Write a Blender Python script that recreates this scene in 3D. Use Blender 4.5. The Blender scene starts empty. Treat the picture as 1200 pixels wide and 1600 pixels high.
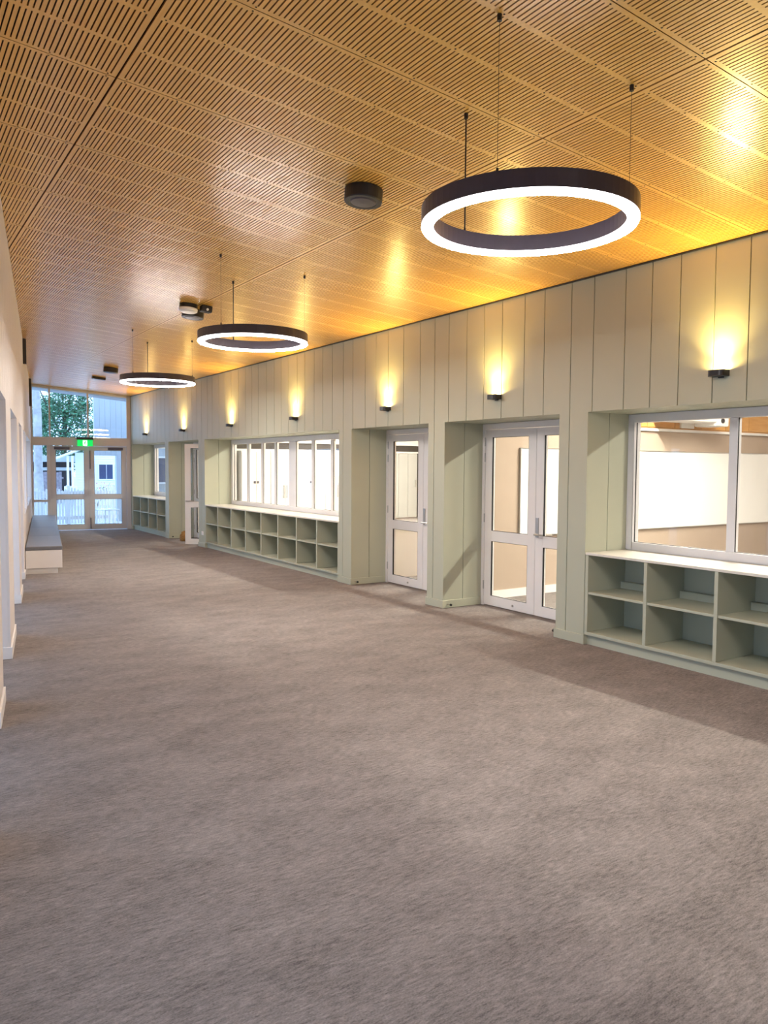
import bpy, bmesh, math, random
from mathutils import Matrix, Vector
random.seed(7)
C = bpy.context.scene.collection
SC = bpy.context.scene

# ------------------------------------------------------------------ camera
H_EYE = 1.61
YAW, PITCH, ROLL, FPX = math.radians(33.03), math.radians(3.332), math.radians(0.377), 1225.1
fw = Vector((math.sin(YAW)*math.cos(PITCH), math.cos(YAW)*math.cos(PITCH), -math.sin(PITCH)))
rt0 = Vector((math.cos(YAW), -math.sin(YAW), 0)); up0 = rt0.cross(fw)
rt = rt0*math.cos(ROLL) + up0*math.sin(ROLL); up = -rt0*math.sin(ROLL) + up0*math.cos(ROLL)
cam_d = bpy.data.cameras.new('camera'); cam = bpy.data.objects.new('camera', cam_d); C.objects.link(cam)
cam.matrix_world = Matrix(((rt.x, up.x, -fw.x, 0), (rt.y, up.y, -fw.y, 0), (rt.z, up.z, -fw.z, H_EYE), (0, 0, 0, 1)))
cam_d.sensor_fit = 'VERTICAL'; cam_d.sensor_height = 24.0; cam_d.lens = 24.0*FPX/1600.0
cam_d.clip_start = 0.02; cam_d.clip_end = 500
SC.camera = cam

# ------------------------------------------------------------------ light levels, sky, exposure
RING_W = 90.0          # emission of the ring diffusers
SCONCE_W = 92.0        # watts of each sconce lamp, and
LENS_W = 300.0          # the glow of its lens
CLASS_W = 265.0         # emission of the classroom battens
world = bpy.data.worlds.new('dusk_sky'); SC.world = world; world.use_nodes = True
bg = world.node_tree.nodes['Background']
bg.inputs[0].default_value = (0.40, 0.63, 1.0, 1); bg.inputs[1].default_value = 3.1
SC.view_settings.view_transform = 'Standard'; SC.view_settings.look = 'None'
SC.view_settings.gamma = 1.0; SC.view_settings.use_curve_mapping = False
SC.view_settings.exposure = 0.55

# ------------------------------------------------------------------ materials
def _nt(name):
    m = bpy.data.materials.new(name); m.use_nodes = True
    nt = m.node_tree; return m, nt, nt.nodes['Principled BSDF']
def plain(name, col, rough=0.5, metal=0.0, noise=0.0, scale=8.0, bump=0.0, bscale=200.0, spec=0.5):
    m, nt, b = _nt(name)
    b.inputs['Base Color'].default_value = (*col, 1); b.inputs['Roughness'].default_value = rough
    b.inputs['Metallic'].default_value = metal; b.inputs['Specular IOR Level'].default_value = spec
    tc = nt.nodes.new('ShaderNodeTexCoord')
    if noise:
        n = nt.nodes.new('ShaderNodeTexNoise'); n.inputs['Scale'].default_value = scale; n.inputs['Detail'].default_value = 4
        nt.links.new(tc.outputs['Object'], n.inputs['Vector'])
        r = nt.nodes.new('ShaderNodeValToRGB')
        r.color_ramp.elements[0].position = 0.3; r.color_ramp.elements[1].position = 0.7
        r.color_ramp.elements[0].color = (*[c*(1-noise) for c in col], 1)
        r.color_ramp.elements[1].color = (*[min(1, c*(1+noise)) for c in col], 1)
        nt.links.new(n.outputs['Fac'], r.inputs[0]); nt.links.new(r.outputs[0], b.inputs['Base Color'])
    if bump:
        n2 = nt.nodes.new('ShaderNodeTexNoise'); n2.inputs['Scale'].default_value = bscale
        nt.links.new(tc.outputs['Object'], n2.inputs['Vector'])
        bp = nt.nodes.new('ShaderNodeBump'); bp.inputs['Strength'].default_value = bump; bp.inputs['Distance'].default_value = 0.002
        nt.links.new(n2.outputs['Fac'], bp.inputs['Height']); nt.links.new(bp.outputs[0], b.inputs['Normal'])
    return m
def emit(name, col, strength):
    m, nt, b = _nt(name)
    b.inputs['Base Color'].default_value = (*col, 1)
    b.inputs['Emission Color'].default_value = (*col, 1); b.inputs['Emission Strength'].default_value = strength
    return m
def glass_mat():
    m = bpy.data.materials.new('clear_glass'); m.use_nodes = True; nt = m.node_tree; nt.nodes.clear()
    o = nt.nodes.new('ShaderNodeOutputMaterial'); t = nt.nodes.new('ShaderNodeBsdfTransparent'); g = nt.nodes.new('ShaderNodeBsdfGlossy')
    t.inputs[0].default_value = (0.97, 0.985, 0.98, 1); g.inputs['Roughness'].default_value = 0.01
    lw = nt.nodes.new('ShaderNodeLayerWeight'); lw.inputs['Blend'].default_value = 0.5
    pw = nt.nodes.new('ShaderNodeMath'); pw.operation = 'POWER'; pw.inputs[1].default_value = 5.0
    f = nt.nodes.new('ShaderNodeMath'); f.operation = 'MULTIPLY_ADD'; f.inputs[1].default_value = 0.8; f.inputs[2].default_value = 0.03
    nt.links.new(lw.outputs['Facing'], pw.inputs[0]); nt.links.new(pw.outputs[0], f.inputs[0])
    mx = nt.nodes.new('ShaderNodeMixShader')
    nt.links.new(f.outputs[0], mx.inputs[0]); nt.links.new(t.outputs[0], mx.inputs[1]); nt.links.new(g.outputs[0], mx.inputs[2])
    nt.links.new(mx.outputs[0], o.inputs[0]); return m
def carpet_mat():
    m, nt, b = _nt('loop_pile_carpet'); b.inputs['Roughness'].default_value = 0.95; b.inputs['Specular IOR Level'].default_value = 0.1
    tc = nt.nodes.new('ShaderNodeTexCoord')
    def noise(sc, mp, det=3):
        mpn = nt.nodes.new('ShaderNodeMapping'); mpn.inputs['Scale'].default_value = mp
        mpn.inputs['Rotation'].default_value = (0, 0, math.radians(-38))
        n = nt.nodes.new('ShaderNodeTexNoise'); n.inputs['Scale'].default_value = sc; n.inputs['Detail'].default_value = det
        n.inputs['Roughness'].default_value = 0.65
        nt.links.new(tc.outputs['Object'], mpn.inputs[0]); nt.links.new(mpn.outputs[0], n.inputs['Vector']); return n
    a = noise(30, (0.62, 3.0, 1), 5); c = noise(3.0, (0.8, 1.6, 1), 5); d = noise(150, (0.8, 1.5, 1), 3)
    add = nt.nodes.new('ShaderNodeMath'); add.operation = 'MULTIPLY_ADD'; add.inputs[1].default_value = 0.47
    nt.links.new(a.outputs['Fac'], add.inputs[0])
    m2 = nt.nodes.new('ShaderNodeMath'); m2.operation = 'MULTIPLY_ADD'; m2.inputs[1].default_value = 0.24
    nt.links.new(c.outputs['Fac'], m2.inputs[0])
    m3 = nt.nodes.new('ShaderNodeMath'); m3.operation = 'MULTIPLY'; m3.inputs[1].default_value = 0.35
    nt.links.new(d.outputs['Fac'], m3.inputs[0]); nt.links.new(m3.outputs[0], m2.inputs[2]); nt.links.new(m2.outputs[0], add.inputs[2])
    r = nt.nodes.new('ShaderNodeValToRGB')
    r.color_ramp.elements[0].position = 0.36; r.color_ramp.elements[0].color = (0.070, 0.062, 0.058, 1)
    r.color_ramp.elements[1].position = 0.65; r.color_ramp.elements[1].color = (0.31, 0.272, 0.255, 1)
    nt.links.new(add.outputs[0], r.inputs[0]); nt.links.new(r.outputs[0], b.inputs['Base Color'])
    bp = nt.nodes.new('ShaderNodeBump'); bp.inputs['Strength'].default_value = 0.7; bp.inputs['Distance'].default_value = 0.004
    nt.links.new(add.outputs[0], bp.inputs['Height']); nt.links.new(bp.outputs[0], b.inputs['Normal'])
    return m
def timber_mat(name, c0, c1, rough, stretch, coat=0.0, obj_random=False):
    m, nt, b = _nt(name); b.inputs['Roughness'].default_value = rough
    tc = nt.nodes.new('ShaderNodeTexCoord'); mp = nt.nodes.new('ShaderNodeMapping'); mp.inputs['Scale'].default_value = stretch
    nt.links.new(tc.outputs['Object'], mp.inputs[0])
    n = nt.nodes.new('ShaderNodeTexNoise'); n.inputs['Scale'].default_value = 6; n.inputs['Detail'].default_value = 6; n.inputs['Roughness'].default_value = 0.6
    if obj_random:
        oi = nt.nodes.new('ShaderNodeObjectInfo'); va = nt.nodes.new('ShaderNodeVectorMath'); va.operation = 'SCALE'
        cv = nt.nodes.new('ShaderNodeCombineXYZ')
        for i in range(3): nt.links.new(oi.outputs['Random'], cv.inputs[i])
        va.inputs['Scale'].default_value = 37.0; nt.links.new(cv.outputs[0], va.inputs[0])
        ad = nt.nodes.new('ShaderNodeVectorMath'); ad.operation = 'ADD'
        nt.links.new(mp.outputs[0], ad.inputs[0]); nt.links.new(va.outputs[0], ad.inputs[1]); nt.links.new(ad.outputs[0], n.inputs['Vector'])
    else:
        nt.links.new(mp.outputs[0], n.inputs['Vector'])
    r = nt.nodes.new('ShaderNodeValToRGB'); r.color_ramp.elements[0].position = 0.32; r.color_ramp.elements[1].position = 0.68
    r.color_ramp.elements[0].color = (*c0, 1); r.color_ramp.elements[1].color = (*c1, 1)
    nt.links.new(n.outputs['Fac'], r.inputs[0]); nt.links.new(r.outputs[0], b.inputs['Base Color'])
    b.inputs['Coat Weight'].default_value = coat; b.inputs['Coat Roughness'].default_value = 0.25
    return m
M = dict(
    carpet=carpet_mat(),
    veneer=timber_mat('hoop_pine_veneer', (0.88, 0.475, 0.075), (0.93, 0.55, 0.115), 0.38, (9, 0.7, 1), 1.0, True),
    veneer_edge=plain('veneer_slot_edge', (0.42, 0.20, 0.05), 0.6),
    void=plain('black_felt_backing', (0.035, 0.022, 0.012), 0.95),
    sage=plain('sage_wall_paint', (0.43, 0.44, 0.335), 0.5, noise=0.015, scale=3, bump=0.05, bscale=150),
    sage_dark=plain('sage_cabinet_laminate', (0.40, 0.40, 0.33), 0.5, noise=0.02, scale=4),
    counter=plain('pale_worktop_laminate', (0.66, 0.63, 0.55), 0.38, noise=0.03, scale=60),
    white=plain('white_satin_paint', (0.80, 0.77, 0.74), 0.4, noise=0.01, scale=4),
    alu=plain('pale_aluminium_frame', (0.70, 0.69, 0.70), 0.4, noise=0.01, scale=4),
    bronze=plain('taupe_aluminium_frame', (0.56, 0.53, 0.51), 0.4, noise=0.01, scale=4),
    warm_white=plain('warm_white_wall_paint', (0.78, 0.72, 0.68), 0.5, noise=0.015, scale=3),
    beige=plain('beige_pinboard_wall', (0.43, 0.335, 0.26), 0.8, noise=0.02, scale=5, bump=0.1, bscale=300),
    board=plain('white_marker_board', (0.86, 0.85, 0.82), 0.18, noise=0.01, scale=2),
    classwood=timber_mat('orange_plywood', (0.55, 0.27, 0.07), (0.66, 0.35, 0.11), 0.4, (1, 1, 8)),
    dark_band=timber_mat('dark_brown_band', (0.030, 0.023, 0.018), (0.06, 0.046, 0.036), 0.7, (12, 12, 1)),
    black=plain('black_powder_coat', (0.012, 0.012, 0.016), 0.42, noise=0.1, scale=20),
    ringblack=plain('dark_anodised_metal', (0.060, 0.050, 0.072), 0.33, noise=0.05, scale=20),
    gasket=plain('black_rubber_gasket', (0.015, 0.015, 0.017), 0.7),
    steel=plain('satin_steel', (0.50, 0.49, 0.47), 0.3, 1.0, noise=0.03, scale=30),
    glass=glass_mat(),
    ring=emit('opal_ring_diffuser', (1.0, 0.94, 0.90), RING_W),
    ringside=emit('opal_ring_diffuser_side', (1.0, 0.94, 0.92), RING_W*0.05),
    sconce=emit('sconce_lens', (1.0, 0.68, 0.22), LENS_W),
    batten=emit('classroom_batten_diffuser', (1.0, 0.93, 0.81), CLASS_W),
    exitgreen=emit('exit_sign_green', (0.0, 0.62, 0.10), 0.75),
    exitwhite=emit('exit_sign_white', (0.9, 1.0, 0.95), 0.9),
    cushion=plain('slate_grey_vinyl', (0.16, 0.165, 0.18), 0.45, noise=0.04, scale=20, bump=0.15, bscale=400),
    plastic=plain('white_plastic', (0.78, 0.77, 0.74), 0.4, noise=0.01, scale=9),
    leather=plain('brown_hessian', (0.30, 0.15, 0.035), 0.8, noise=0.3, scale=40, bump=0.4, bscale=120),
    concrete=plain('outdoor_concrete', (0.42, 0.43, 0.44), 0.9, noise=0.12, scale=3),
    picket=plain('white_fence_paint', (0.82, 0.84, 0.86), 0.55, noise=0.02, scale=9),
    cottage=plain('white_weatherboard_paint', (0.80, 0.82, 0.82), 0.6, noise=0.02, scale=5),
    paling=plain('weathered_grey_palings', (0.26, 0.22, 0.25), 0.85, noise=0.25, scale=9),
    cladding=plain('pale_grey_cladding', (0.38, 0.41, 0.45), 0.5, noise=0.03, scale=3),
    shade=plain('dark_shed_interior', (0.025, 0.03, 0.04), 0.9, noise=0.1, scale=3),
    bark=plain('pale_gum_bark', (0.40, 0.38, 0.38), 0.85, noise=0.25, scale=5, bump=0.4, bscale=30),
    twig=plain('dark_branch_bark', (0.06, 0.05, 0.04), 0.9, noise=0.2, scale=8),
    leaf=plain('dark_green_leaf', (0.06, 0.19, 0.10), 0.55, noise=0.5, scale=2.5),
    leaf2=plain('mid_green_leaf', (0.085, 0.25, 0.11), 0.55, noise=0.5, scale=2.5),
    flower=plain('red_flower', (0.55, 0.06, 0.06), 0.6, noise=0.3, scale=20),
    blueglass=plain('dark_window_pane', (0.02, 0.045, 0.12), 0.08, noise=0.1, scale=1),
    blind=plain('pale_vertical_blind', (0.50, 0.49, 0.45), 0.7, noise=0.02, scale=6),
)

# ------------------------------------------------------------------ mesh builder
class MB:
    def __init__(s): s.v = []; s.f = []; s.mi = []
    def poly(s, pts, mi=0):
        n = len(s.v); s.v += [tuple(p) for p in pts]; s.f.append(tuple(range(n, n+len(pts)))); s.mi.append(mi)
    def box(s, x0, x1, y0, y1, z0, z1, mi=0, mp=None):
        P = [(x, y, z) for z in (z0, z1) for y in (y0, y1) for x in (x0, x1)]
        if mp: P = [mp(*p) for p in P]
        n = len(s.v); s.v += P
        for q in ((0, 2, 3, 1), (4, 5, 7, 6), (0, 1, 5, 4), (2, 6, 7, 3), (0, 4, 6, 2), (1, 3, 7, 5)):
            s.f.append(tuple(n+i for i in q)); s.mi.append(mi)
        return s
    def prism(s, pts, z0, z1, mi=0):              # pts: outline (x, y); z may be callable
        n = len(s.v); k = len(pts)
        g = lambda z, p: z(p) if callable(z) else z
        s.v += [(p[0], p[1], g(z0, p)) for p in pts] + [(p[0], p[1], g(z1, p)) for p in pts]
        s.f.append(tuple(n+i for i in reversed(range(k)))); s.f.append(tuple(n+k+i for i in range(k))); s.mi += [mi, mi]
        for i in range(k):
            j = (i+1) % k; s.f.append((n+i, n+j, n+k+j, n+k+i)); s.mi.append(mi)
        return s
    def lathe(s, prof, seg=32, c=(0, 0, 0), mi=0, closed=False):   # prof: (r, z)
        n = len(s.v); k = len(prof)
        for i in range(seg):
            a = 2*math.pi*i/seg
            s.v += [(c[0]+r*math.cos(a), c[1]+r*math.sin(a), c[2]+z) for r, z in prof]
        for i in range(seg):
            j = (i+1) % seg
            for q in range(k if closed else k-1):
                p = (q+1) % k
                s.f.append((n+i*k+q, n+j*k+q, n+j*k+p, n+i*k+p)); s.mi.append(mi)
        return s
    def tube(s, a, b, r, seg=8, mi=0, r2=None):
        a = Vector(a); b = Vector(b); d = (b-a).normalized(); r2 = r if r2 is None else r2
        u = d.orthogonal().normalized(); w = d.cross(u); n = len(s.v)
        for p, rr in ((a, r), (b, r2)):
            for i in range(seg):
                t = 2*math.pi*i/seg; s.v.append(tuple(p+u*rr*math.cos(t)+w*rr*math.sin(t)))
        for i in range(seg):
            j = (i+1) % seg; s.f.append((n+i, n+j, n+seg+j, n+seg+i)); s.mi.append(mi)
        s.f.append(tuple(n+i for i in reversed(range(seg)))); s.f.append(tuple(n+seg+i for i in range(seg))); s.mi += [mi, mi]
        return s
    def mesh(s, name, mats, bevel=0.0, smooth=False, recalc=True):
        me = bpy.data.meshes.new(name); me.from_pydata(s.v, [], s.f)
        for m in (mats if isinstance(mats, (list, tuple)) else [mats]): me.materials.append(m)
        me.polygons.foreach_set('material_index', s.mi)
        if recalc or bevel:
            bm = bmesh.new(); bm.from_mesh(me)
            if bevel:
                bmesh.ops.remove_doubles(bm, verts=bm.verts, dist=1e-5)
                es = [e for e in bm.edges if len(e.link_faces) == 2 and e.calc_face_angle(0) > 0.6]
                bmesh.ops.bevel(bm, geom=es, offset=bevel, segments=2, profile=0.5, affect='EDGES')
            bmesh.ops.recalc_face_normals(bm, faces=bm.faces); bm.to_mesh(me); bm.free()
        if smooth: me.polygons.foreach_set('use_smooth', [True]*len(me.polygons))
        me.update(); return me
    def obj(s, name, mats, parent=None, kind=None, bevel=0.0, smooth=False, recalc=True):
        return place(name, s.mesh(name, mats, bevel, smooth, recalc), parent, kind)
def place(name, me, parent=None, kind=None):
    o = bpy.data.objects.new(name, me); C.objects.link(o)
    if parent: o.parent = parent
    if kind: o['kind'] = kind
    return o
def empty(name, loc, rz=0.0, kind=None):
    o = bpy.data.objects.new(name, None); C.objects.link(o); o.location = loc; o.rotation_euler = (0, 0, rz)
    o.empty_display_size = 0.1
    if kind: o['kind'] = kind
    return o
def tag(o, label, cat, group=None):
    o['label'] = label; o['category'] = cat
    if group: o['group'] = group
    return o
def copy_tree(o, parent=None):
    c = o.copy(); C.objects.link(c)
    if parent:
        c.parent = parent; c.matrix_parent_inverse = o.matrix_parent_inverse.copy()
    for ch in list(o.children): copy_tree(ch, c)
    return c
def B(*a, mi=0): return MB().box(*a, mi=mi)

# ------------------------------------------------------------------ plan of the corridor
W = 5.39                          # face of the right wall
HW, SL = 3.305, 0.0904            # ceiling height at the right wall, rise towards the left
AL, BL = -0.28, 0.169             # left wall: x = AL + BL*y
HEAD, DEP = 2.11, 0.565           # head and depth of the wall recesses
XN, YN = 5.39, 19.93              # right end of the exit wall; the exit wall is square to the left wall
ANG = math.atan(BL)
def cz(x): return HW + SL*(W - x)
def lx(y): return AL + BL*y
def ye(x): return YN - BL*(x - XN)
Y0 = -4.0
XL_END = (AL + BL*(YN + BL*XN))/(1 + BL*BL); YL_END = ye(XL_END)

# ------------------------------------------------------------------ floor and ground
MB().prism([(-1.7, Y0-.2), (13.7, Y0-.2), (13.7, 20.42), (6.03, 20.42), (6.03, YN+.1), (XN+.05, YN), (XL_END-.05, YL_END), (XL_END-0.7, YL_END)], -0.12, 0.0).obj('floor', M['carpet'], kind='structure')
MB().prism([(-60, -30), (-60, 120), (90, 120), (90, -30)], -0.3, -0.14).obj('ground', M['concrete'], kind='structure')
MB().prism([(XL_END-1, YL_END+.02), (XN, YN+.02), (6.0, 19.90), (6.0, 20.44), (12, 20.44), (12, 24.5), (XL_END-1, 24.5)], -0.13, -0.015).obj('path', M['concrete'], kind='structure')

# ------------------------------------------------------------------ ceiling: perforated veneer panels under a black void
TH = math.atan(SL); NRM = Vector((-SL, 0, -1)).normalized()
UD = Vector((-math.cos(TH), 0, math.sin(TH)))        # up the slope, to the left
PU, PV = 2.12/math.cos(TH), 1.055
V0 = 2.33
ceiling = MB()
pl = [(W+.7, Y0-.2), (W+.7, 19.9), (XN, YN+.05), (XL_END-.4, YL_END+.1), (XL_END-.4-1.1, 14), (-1.6, Y0-.2)]
ceiling.prism(pl, lambda p: cz(p[0])+.035, lambda p: cz(p[0])+.16)
ceiling = ceiling.obj('ceiling', M['void'], kind='structure')
SLOT_P, SLOT_W, THK = 0.0257, 0.0073, 0.013
def panel_builder():
    g = 0.0028; mb = MB(); u0, u1, v0, v1 = .0055, PU-.0055, g, PV-g
    nslot = int((PU-0.034)/SLOT_P); ms = (PU-(nslot-1)*SLOT_P)/2
    rows = []
    rl = (PV-2*0.028-2*0.030)/3
    for i in range(3):
        a = 0.028+i*(rl+0.030); rows.append((a, a+rl))
    def q(a, b, c, d, w=0.0): mb.poly([(a, c, w), (b, c, w), (b, d, w), (a, d, w)])
    # z = 0 is the visible face (towards the room), +z goes up into the void
    edges = [v0]+[x for r in rows for x in r]+[v1]
    for i in range(0, len(edges), 2): q(u0, u1, edges[i], edges[i+1])
    for (a, b) in rows:
        x = u0
        for k in range(nslot):
            s0 = ms+k*SLOT_P-SLOT_W/2; s1 = s0+SLOT_W
            q(x, s0, a, b); x = s1
            for (p, r) in (((s0, a), (s0, b)), ((s0, b), (s1, b)), ((s1, b), (s1, a)), ((s1, a), (s0, a))):
                mb.poly([(p[0], p[1], 0), (r[0], r[1], 0), (r[0], r[1], THK), (p[0], p[1], THK)], 1)
        q(x, u1, a, b)
    for (p, r) in (((u0, v0), (u0, v1)), ((u0, v1), (u1, v1)), ((u1, v1), (u1, v0)), ((u1, v0), (u0, v0))):
        mb.poly([(p[0], p[1], 0), (r[0], r[1], 0), (r[0], r[1], THK), (p[0], p[1], THK)], 1)
    for v in (0.018, rows[0][1]+.015, rows[1][1]+.015, PV-.018):          # screw heads on the solid strips
        u = 0.05
        while u < PU:
            mb.box(u-.004, u+.004, v-.004, v+.004, -.0008, .0005, 2); u += (PU-.1)/7
    return mb
pm = panel_builder().mesh('ceiling_panel', [M['veneer'], M['veneer_edge'], M['void']], recalc=False)
rot = Matrix(((UD.x, 0, -NRM.x), (UD.y, 1, -NRM.y), (UD.z, 0, -NRM.z))).to_4x4()
LP0, LN = Vector((AL, 0, 0)), Vector((1, -BL, 0)).normalized()       # left wall plane, normal into the room
EP0, EN = Vector((XN, YN, 0)), Vector((-BL, -1, 0)).normalized()     # exit wall plane, normal into the room
for col in range(4):
    for row in range(-6, 17):
        org = Vector((W, V0+row*PV, HW)) + UD*(col*PU)
        mw = Matrix.Translation(org) @ rot
        cor = [mw @ Vector(p) for p in ((0, 0, 0), (PU, 0, 0), (PU, PV, 0), (0, PV, 0))]
        cut = []
        skip = False
        for p0, n in ((LP0, LN), (EP0, EN)):
            d = [(c-p0).dot(n) for c in cor]
            if max(d) < 0.01: skip = True
            elif min(d) < 0: cut.append((p0, n))
        if skip: continue
        me = pm
        if cut:
            bm = bmesh.new(); bm.from_mesh(pm); inv = mw.inverted()
            for p0, n in cut:
                lp = inv @ p0; ln = (inv.to_3x3() @ n)
                bmesh.ops.bisect_plane(bm, geom=bm.verts[:]+bm.edges[:]+bm.faces[:], plane_co=lp, plane_no=-ln, clear_outer=True)
            me = bpy.data.meshes.new('ceiling_panel_cut'); bm.to_mesh(me); bm.free()
            for m in pm.materials: me.materials.append(m)
        o = place('ceiling_panel', me, ceiling); o.matrix_world = mw
MB().prism([(W-.02, Y0), (W+.004, Y0), (W+.004, YN-.06), (W-.02, YN-.06)], lambda p: cz(p[0])-.012, lambda p: cz(p[0])-.002).obj('trim_1', M['black'], kind='structure')

# ------------------------------------------------------------------ the right wall
R_N = [(-0.35, 4.94), (5.29, 7.05), (7.36, 9.10), (9.44, 14.69), (15.04, 16.92), (17.15, 19.80)]       # recesses
XB = W+DEP+.095
def frange_joints(fixed, lo, hi, wmin, wmax):
    j = list(fixed)
    while j[-1] < hi: j.append(j[-1]+random.uniform(wmin, wmax))
    while j[0] > lo: j.insert(0, j[0]-random.uniform(wmin, wmax))
    j[0] = lo; j[-1] = hi
    if j[-1]-j[-2] < .08: j.pop(-2)
    return j
wr = MB(); TB = 0.014
edges = [Y0]+[e for n in R_N for e in n]+[YN+.12]
for i in range(0, len(edges), 2):
    a, b = edges[i]+(TB if i else 0), edges[i+1]-(TB if i+2 < len(edges) else 0)
    wr.box(W+TB, XB, a, b, 0, HEAD)
wr.box(W+TB, XB, Y0, YN+.12, HEAD+.012, HW+.0)
for i in (0, 3, 5): wr.box(W+DEP+.005, XB, R_N[i][0]-.01, R_N[i][1]+.01, 0, .845)
wall_right = wr.obj('wall_right', M['sage'], kind='structure')
jr = frange_joints([3.13, 3.416, 3.70, 4.006, 4.277, 4.547, 4.895, 5.163, 5.507, 5.78, 6.108, 6.388, 6.674, 6.988, 7.249, 7.534, 7.878, 8.215], Y0, YN+.12, .25, .345)
GAP = .0045
for a, b in zip(jr[:-1], jr[1:]):
    a2, b2 = a+GAP, b-GAP
    cuts = sorted({a2, b2, *[e for n in R_N for e in n if a2 < e < b2]})
    mb = MB()
    for p, q in zip(cuts[:-1], cuts[1:]):
        mid = (p+q)/2; z0 = HEAD if any(n[0] < mid < n[1] for n in R_N) else .0
        mb.box(W, W+TB, p, q, z0, HW-.003)
    mb.obj('cladding_board', M['sage'], wall_right)
for n in R_N:                                    # boards lining the recess sides and their soffits
    for y, s in ((n[0], -1), (n[1], 1)):
        for x0, x1 in ((W+TB+.001, W+.282), (W+.289, W+DEP+.07)):
            B(x0, x1, min(y, y+s*TB), max(y, y+s*TB), 0, HEAD).obj('lining_board', M['sage'], wall_right)
    for x0, x1 in ((W+TB+.001, W+.282), (W+.289, W+DEP+.07)):
        B(x0, x1, n[0], n[1], HEAD, HEAD+.012).obj('soffit_board', M['sage'], wall_right)
sk = MB()
for i in range(0, len(edges), 2):
    a, b = edges[i], min(edges[i+1], YN-.05)
    sk.box(W-.013, W+DEP-.02, a-(.013 if i else 0), b+(.013 if i+2 < len(edges) else 0), .002, .088)
sk.obj('baseboard_right', M['sage'], kind='structure', bevel=.003)

# ------------------------------------------------------------------ the left wall (local: depth t behind the face, y along, z)
LNV = Vector((-1, BL, 0)).normalized()
def lm(t, y, z): return (lx(y)+LNV.x*t, y+LNV.y*t, z)
HL = 2.13
L_N = [(-2.2, 3.40), (3.75, 5.55-.35), (5.79, 7.04), (8.03, 9.81), (10.66, 11.86)]
L_W = [(12.75, 14.45), (14.95, 19.45)]
wl = MB(); allL = L_N+L_W
eL = [Y0]+[e for n in allL for e in n]+[YL_END+.12]
for i in range(0, len(eL), 2): wl.box(TB, .68, eL[i]+(TB if i else 0), eL[i+1]-(TB if i+2 < len(eL) else 0), 0, HL, mp=lm)
def lbox_top(mb, t0, t1, y0, y1, z0, dz):
    P = [lm(t, y, 0) for (t, y) in ((t0, y0), (t1, y0), (t1, y1), (t0, y1))]
    mb.prism([(p[0], p[1]) for p in P], z0, lambda p: cz(p[0])+dz)
lbox_top(wl, TB, .68, Y0, YL_END+.12, HL+.012, .05)
for n in L_W: wl.box(.02, .68, n[0]-.02, n[1]+.02, 0, .86, mp=lm)
wl.box(.565, .68, L_N[0][0], L_N[0][1], 0, .86, mp=lm)
wall_left = wl.obj('wall_left', M['warm_white'], kind='structure')
jl = frange_joints([3.2, 3.5], Y0, YL_END+.12, .25, .345)
for a, b in zip(jl[:-1], jl[1:]):
    a2, b2 = a+GAP, b-GAP
    cuts = sorted({a2, b2, *[e for n in allL for e in n if a2 < e < b2]})
    mb = MB()
    for p, q in zip(cuts[:-1], cuts[1:]):
        mid = (p+q)/2
        if any(n[0] < mid < n[1] for n in allL): lbox_top(mb, 0, TB, p, q, HL, -.004)
        else: lbox_top(mb, 0, TB, p, q, 0, -.004)
        if any(n[0] < mid < n[1] for n in L_W): mb.box(0, TB, p, q, 0, .86, mp=lm)
    mb.obj('cladding_board', M['warm_white'], wall_left)
for n in allL:
    z0 = .86 if n in L_W else 0
    for y, s in ((n[0], -1), (n[1], 1)):
        MB().box(TB+.001, .62, min(y, y+s*TB), max(y, y+s*TB), z0, HL, mp=lm).obj('lining_board', M['warm_white'], wall_left)
    MB().box(TB+.001, .62, n[0], n[1], HL, HL+.012, mp=lm).obj('soffit_board', M['warm_white'], wall_left)
skl = MB()
for i in range(0, len(eL), 2):
    a, b = eL[i]-(.013 if i else 0), eL[i+1]+(.013 if i+2 < len(eL) else 0)
    if b > 12: b = 12.2
    if a > 12.2: continue
    skl.box(-.013, .55, a, b, .002, .1, mp=lm)
skl.obj('baseboard_left', M['white'], kind='structure', bevel=.003)
for i, y in enumerate((13.6, 19.0)):             # two brown posts high on the left wall
    mb = MB(); P = [lm(t, yy, 0) for (t, yy) in ((-.05, y), (0, y), (0, y+.12), (-.05, y+.12))]
    mb.prism([(p[0], p[1]) for p in P], 2.9 if i else 3.2, lambda p: cz(p[0])-.02)
    mb.obj('trim_%d' % (2+i), M['dark_band'], kind='structure')

# ------------------------------------------------------------------ classrooms behind the right wall, and the closed corridor end
XC = 13.4
c1 = MB().box(XB, XC, 7.255, 7.345, 0, 2.13).obj('wall_partition', M['beige'], kind='structure')
B(XB, XC, 7.255, 7.345, 2.17, 3.3).obj('wall_partition_upper', M['classwood'], kind='structure')
xx = XB+.02
while xx < XC-.1:                                 # plywood sheets above the rail
    B(xx, min(xx+.598, XC), 7.237, 7.254, 2.19, 3.28).obj('plywood_panel', M['classwood'], bpy.data.objects['wall_partition_upper']); xx += .605
B(XB, XC, 7.215, 7.345, 2.132, 2.168).obj('trim_4', M['white'], kind='structure')
B(XB+.01, XC, 7.236, 7.254, .002, .1).obj('baseboard_partition', M['white'], kind='structure')
B(XB, XC, 14.93, 15.02, 0, 3.3).obj('wall_classroom_end', M['warm_white'], kind='structure')
B(XC, XC+.1, -1.2, 20.4, 0, 3.4).obj('wall_classroom_back', M['warm_white'], kind='structure')
B(XB, XC+.1, -1.3, -1.2, 0, 3.4).obj('wall_classroom_near', M['beige'], kind='structure')
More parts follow.
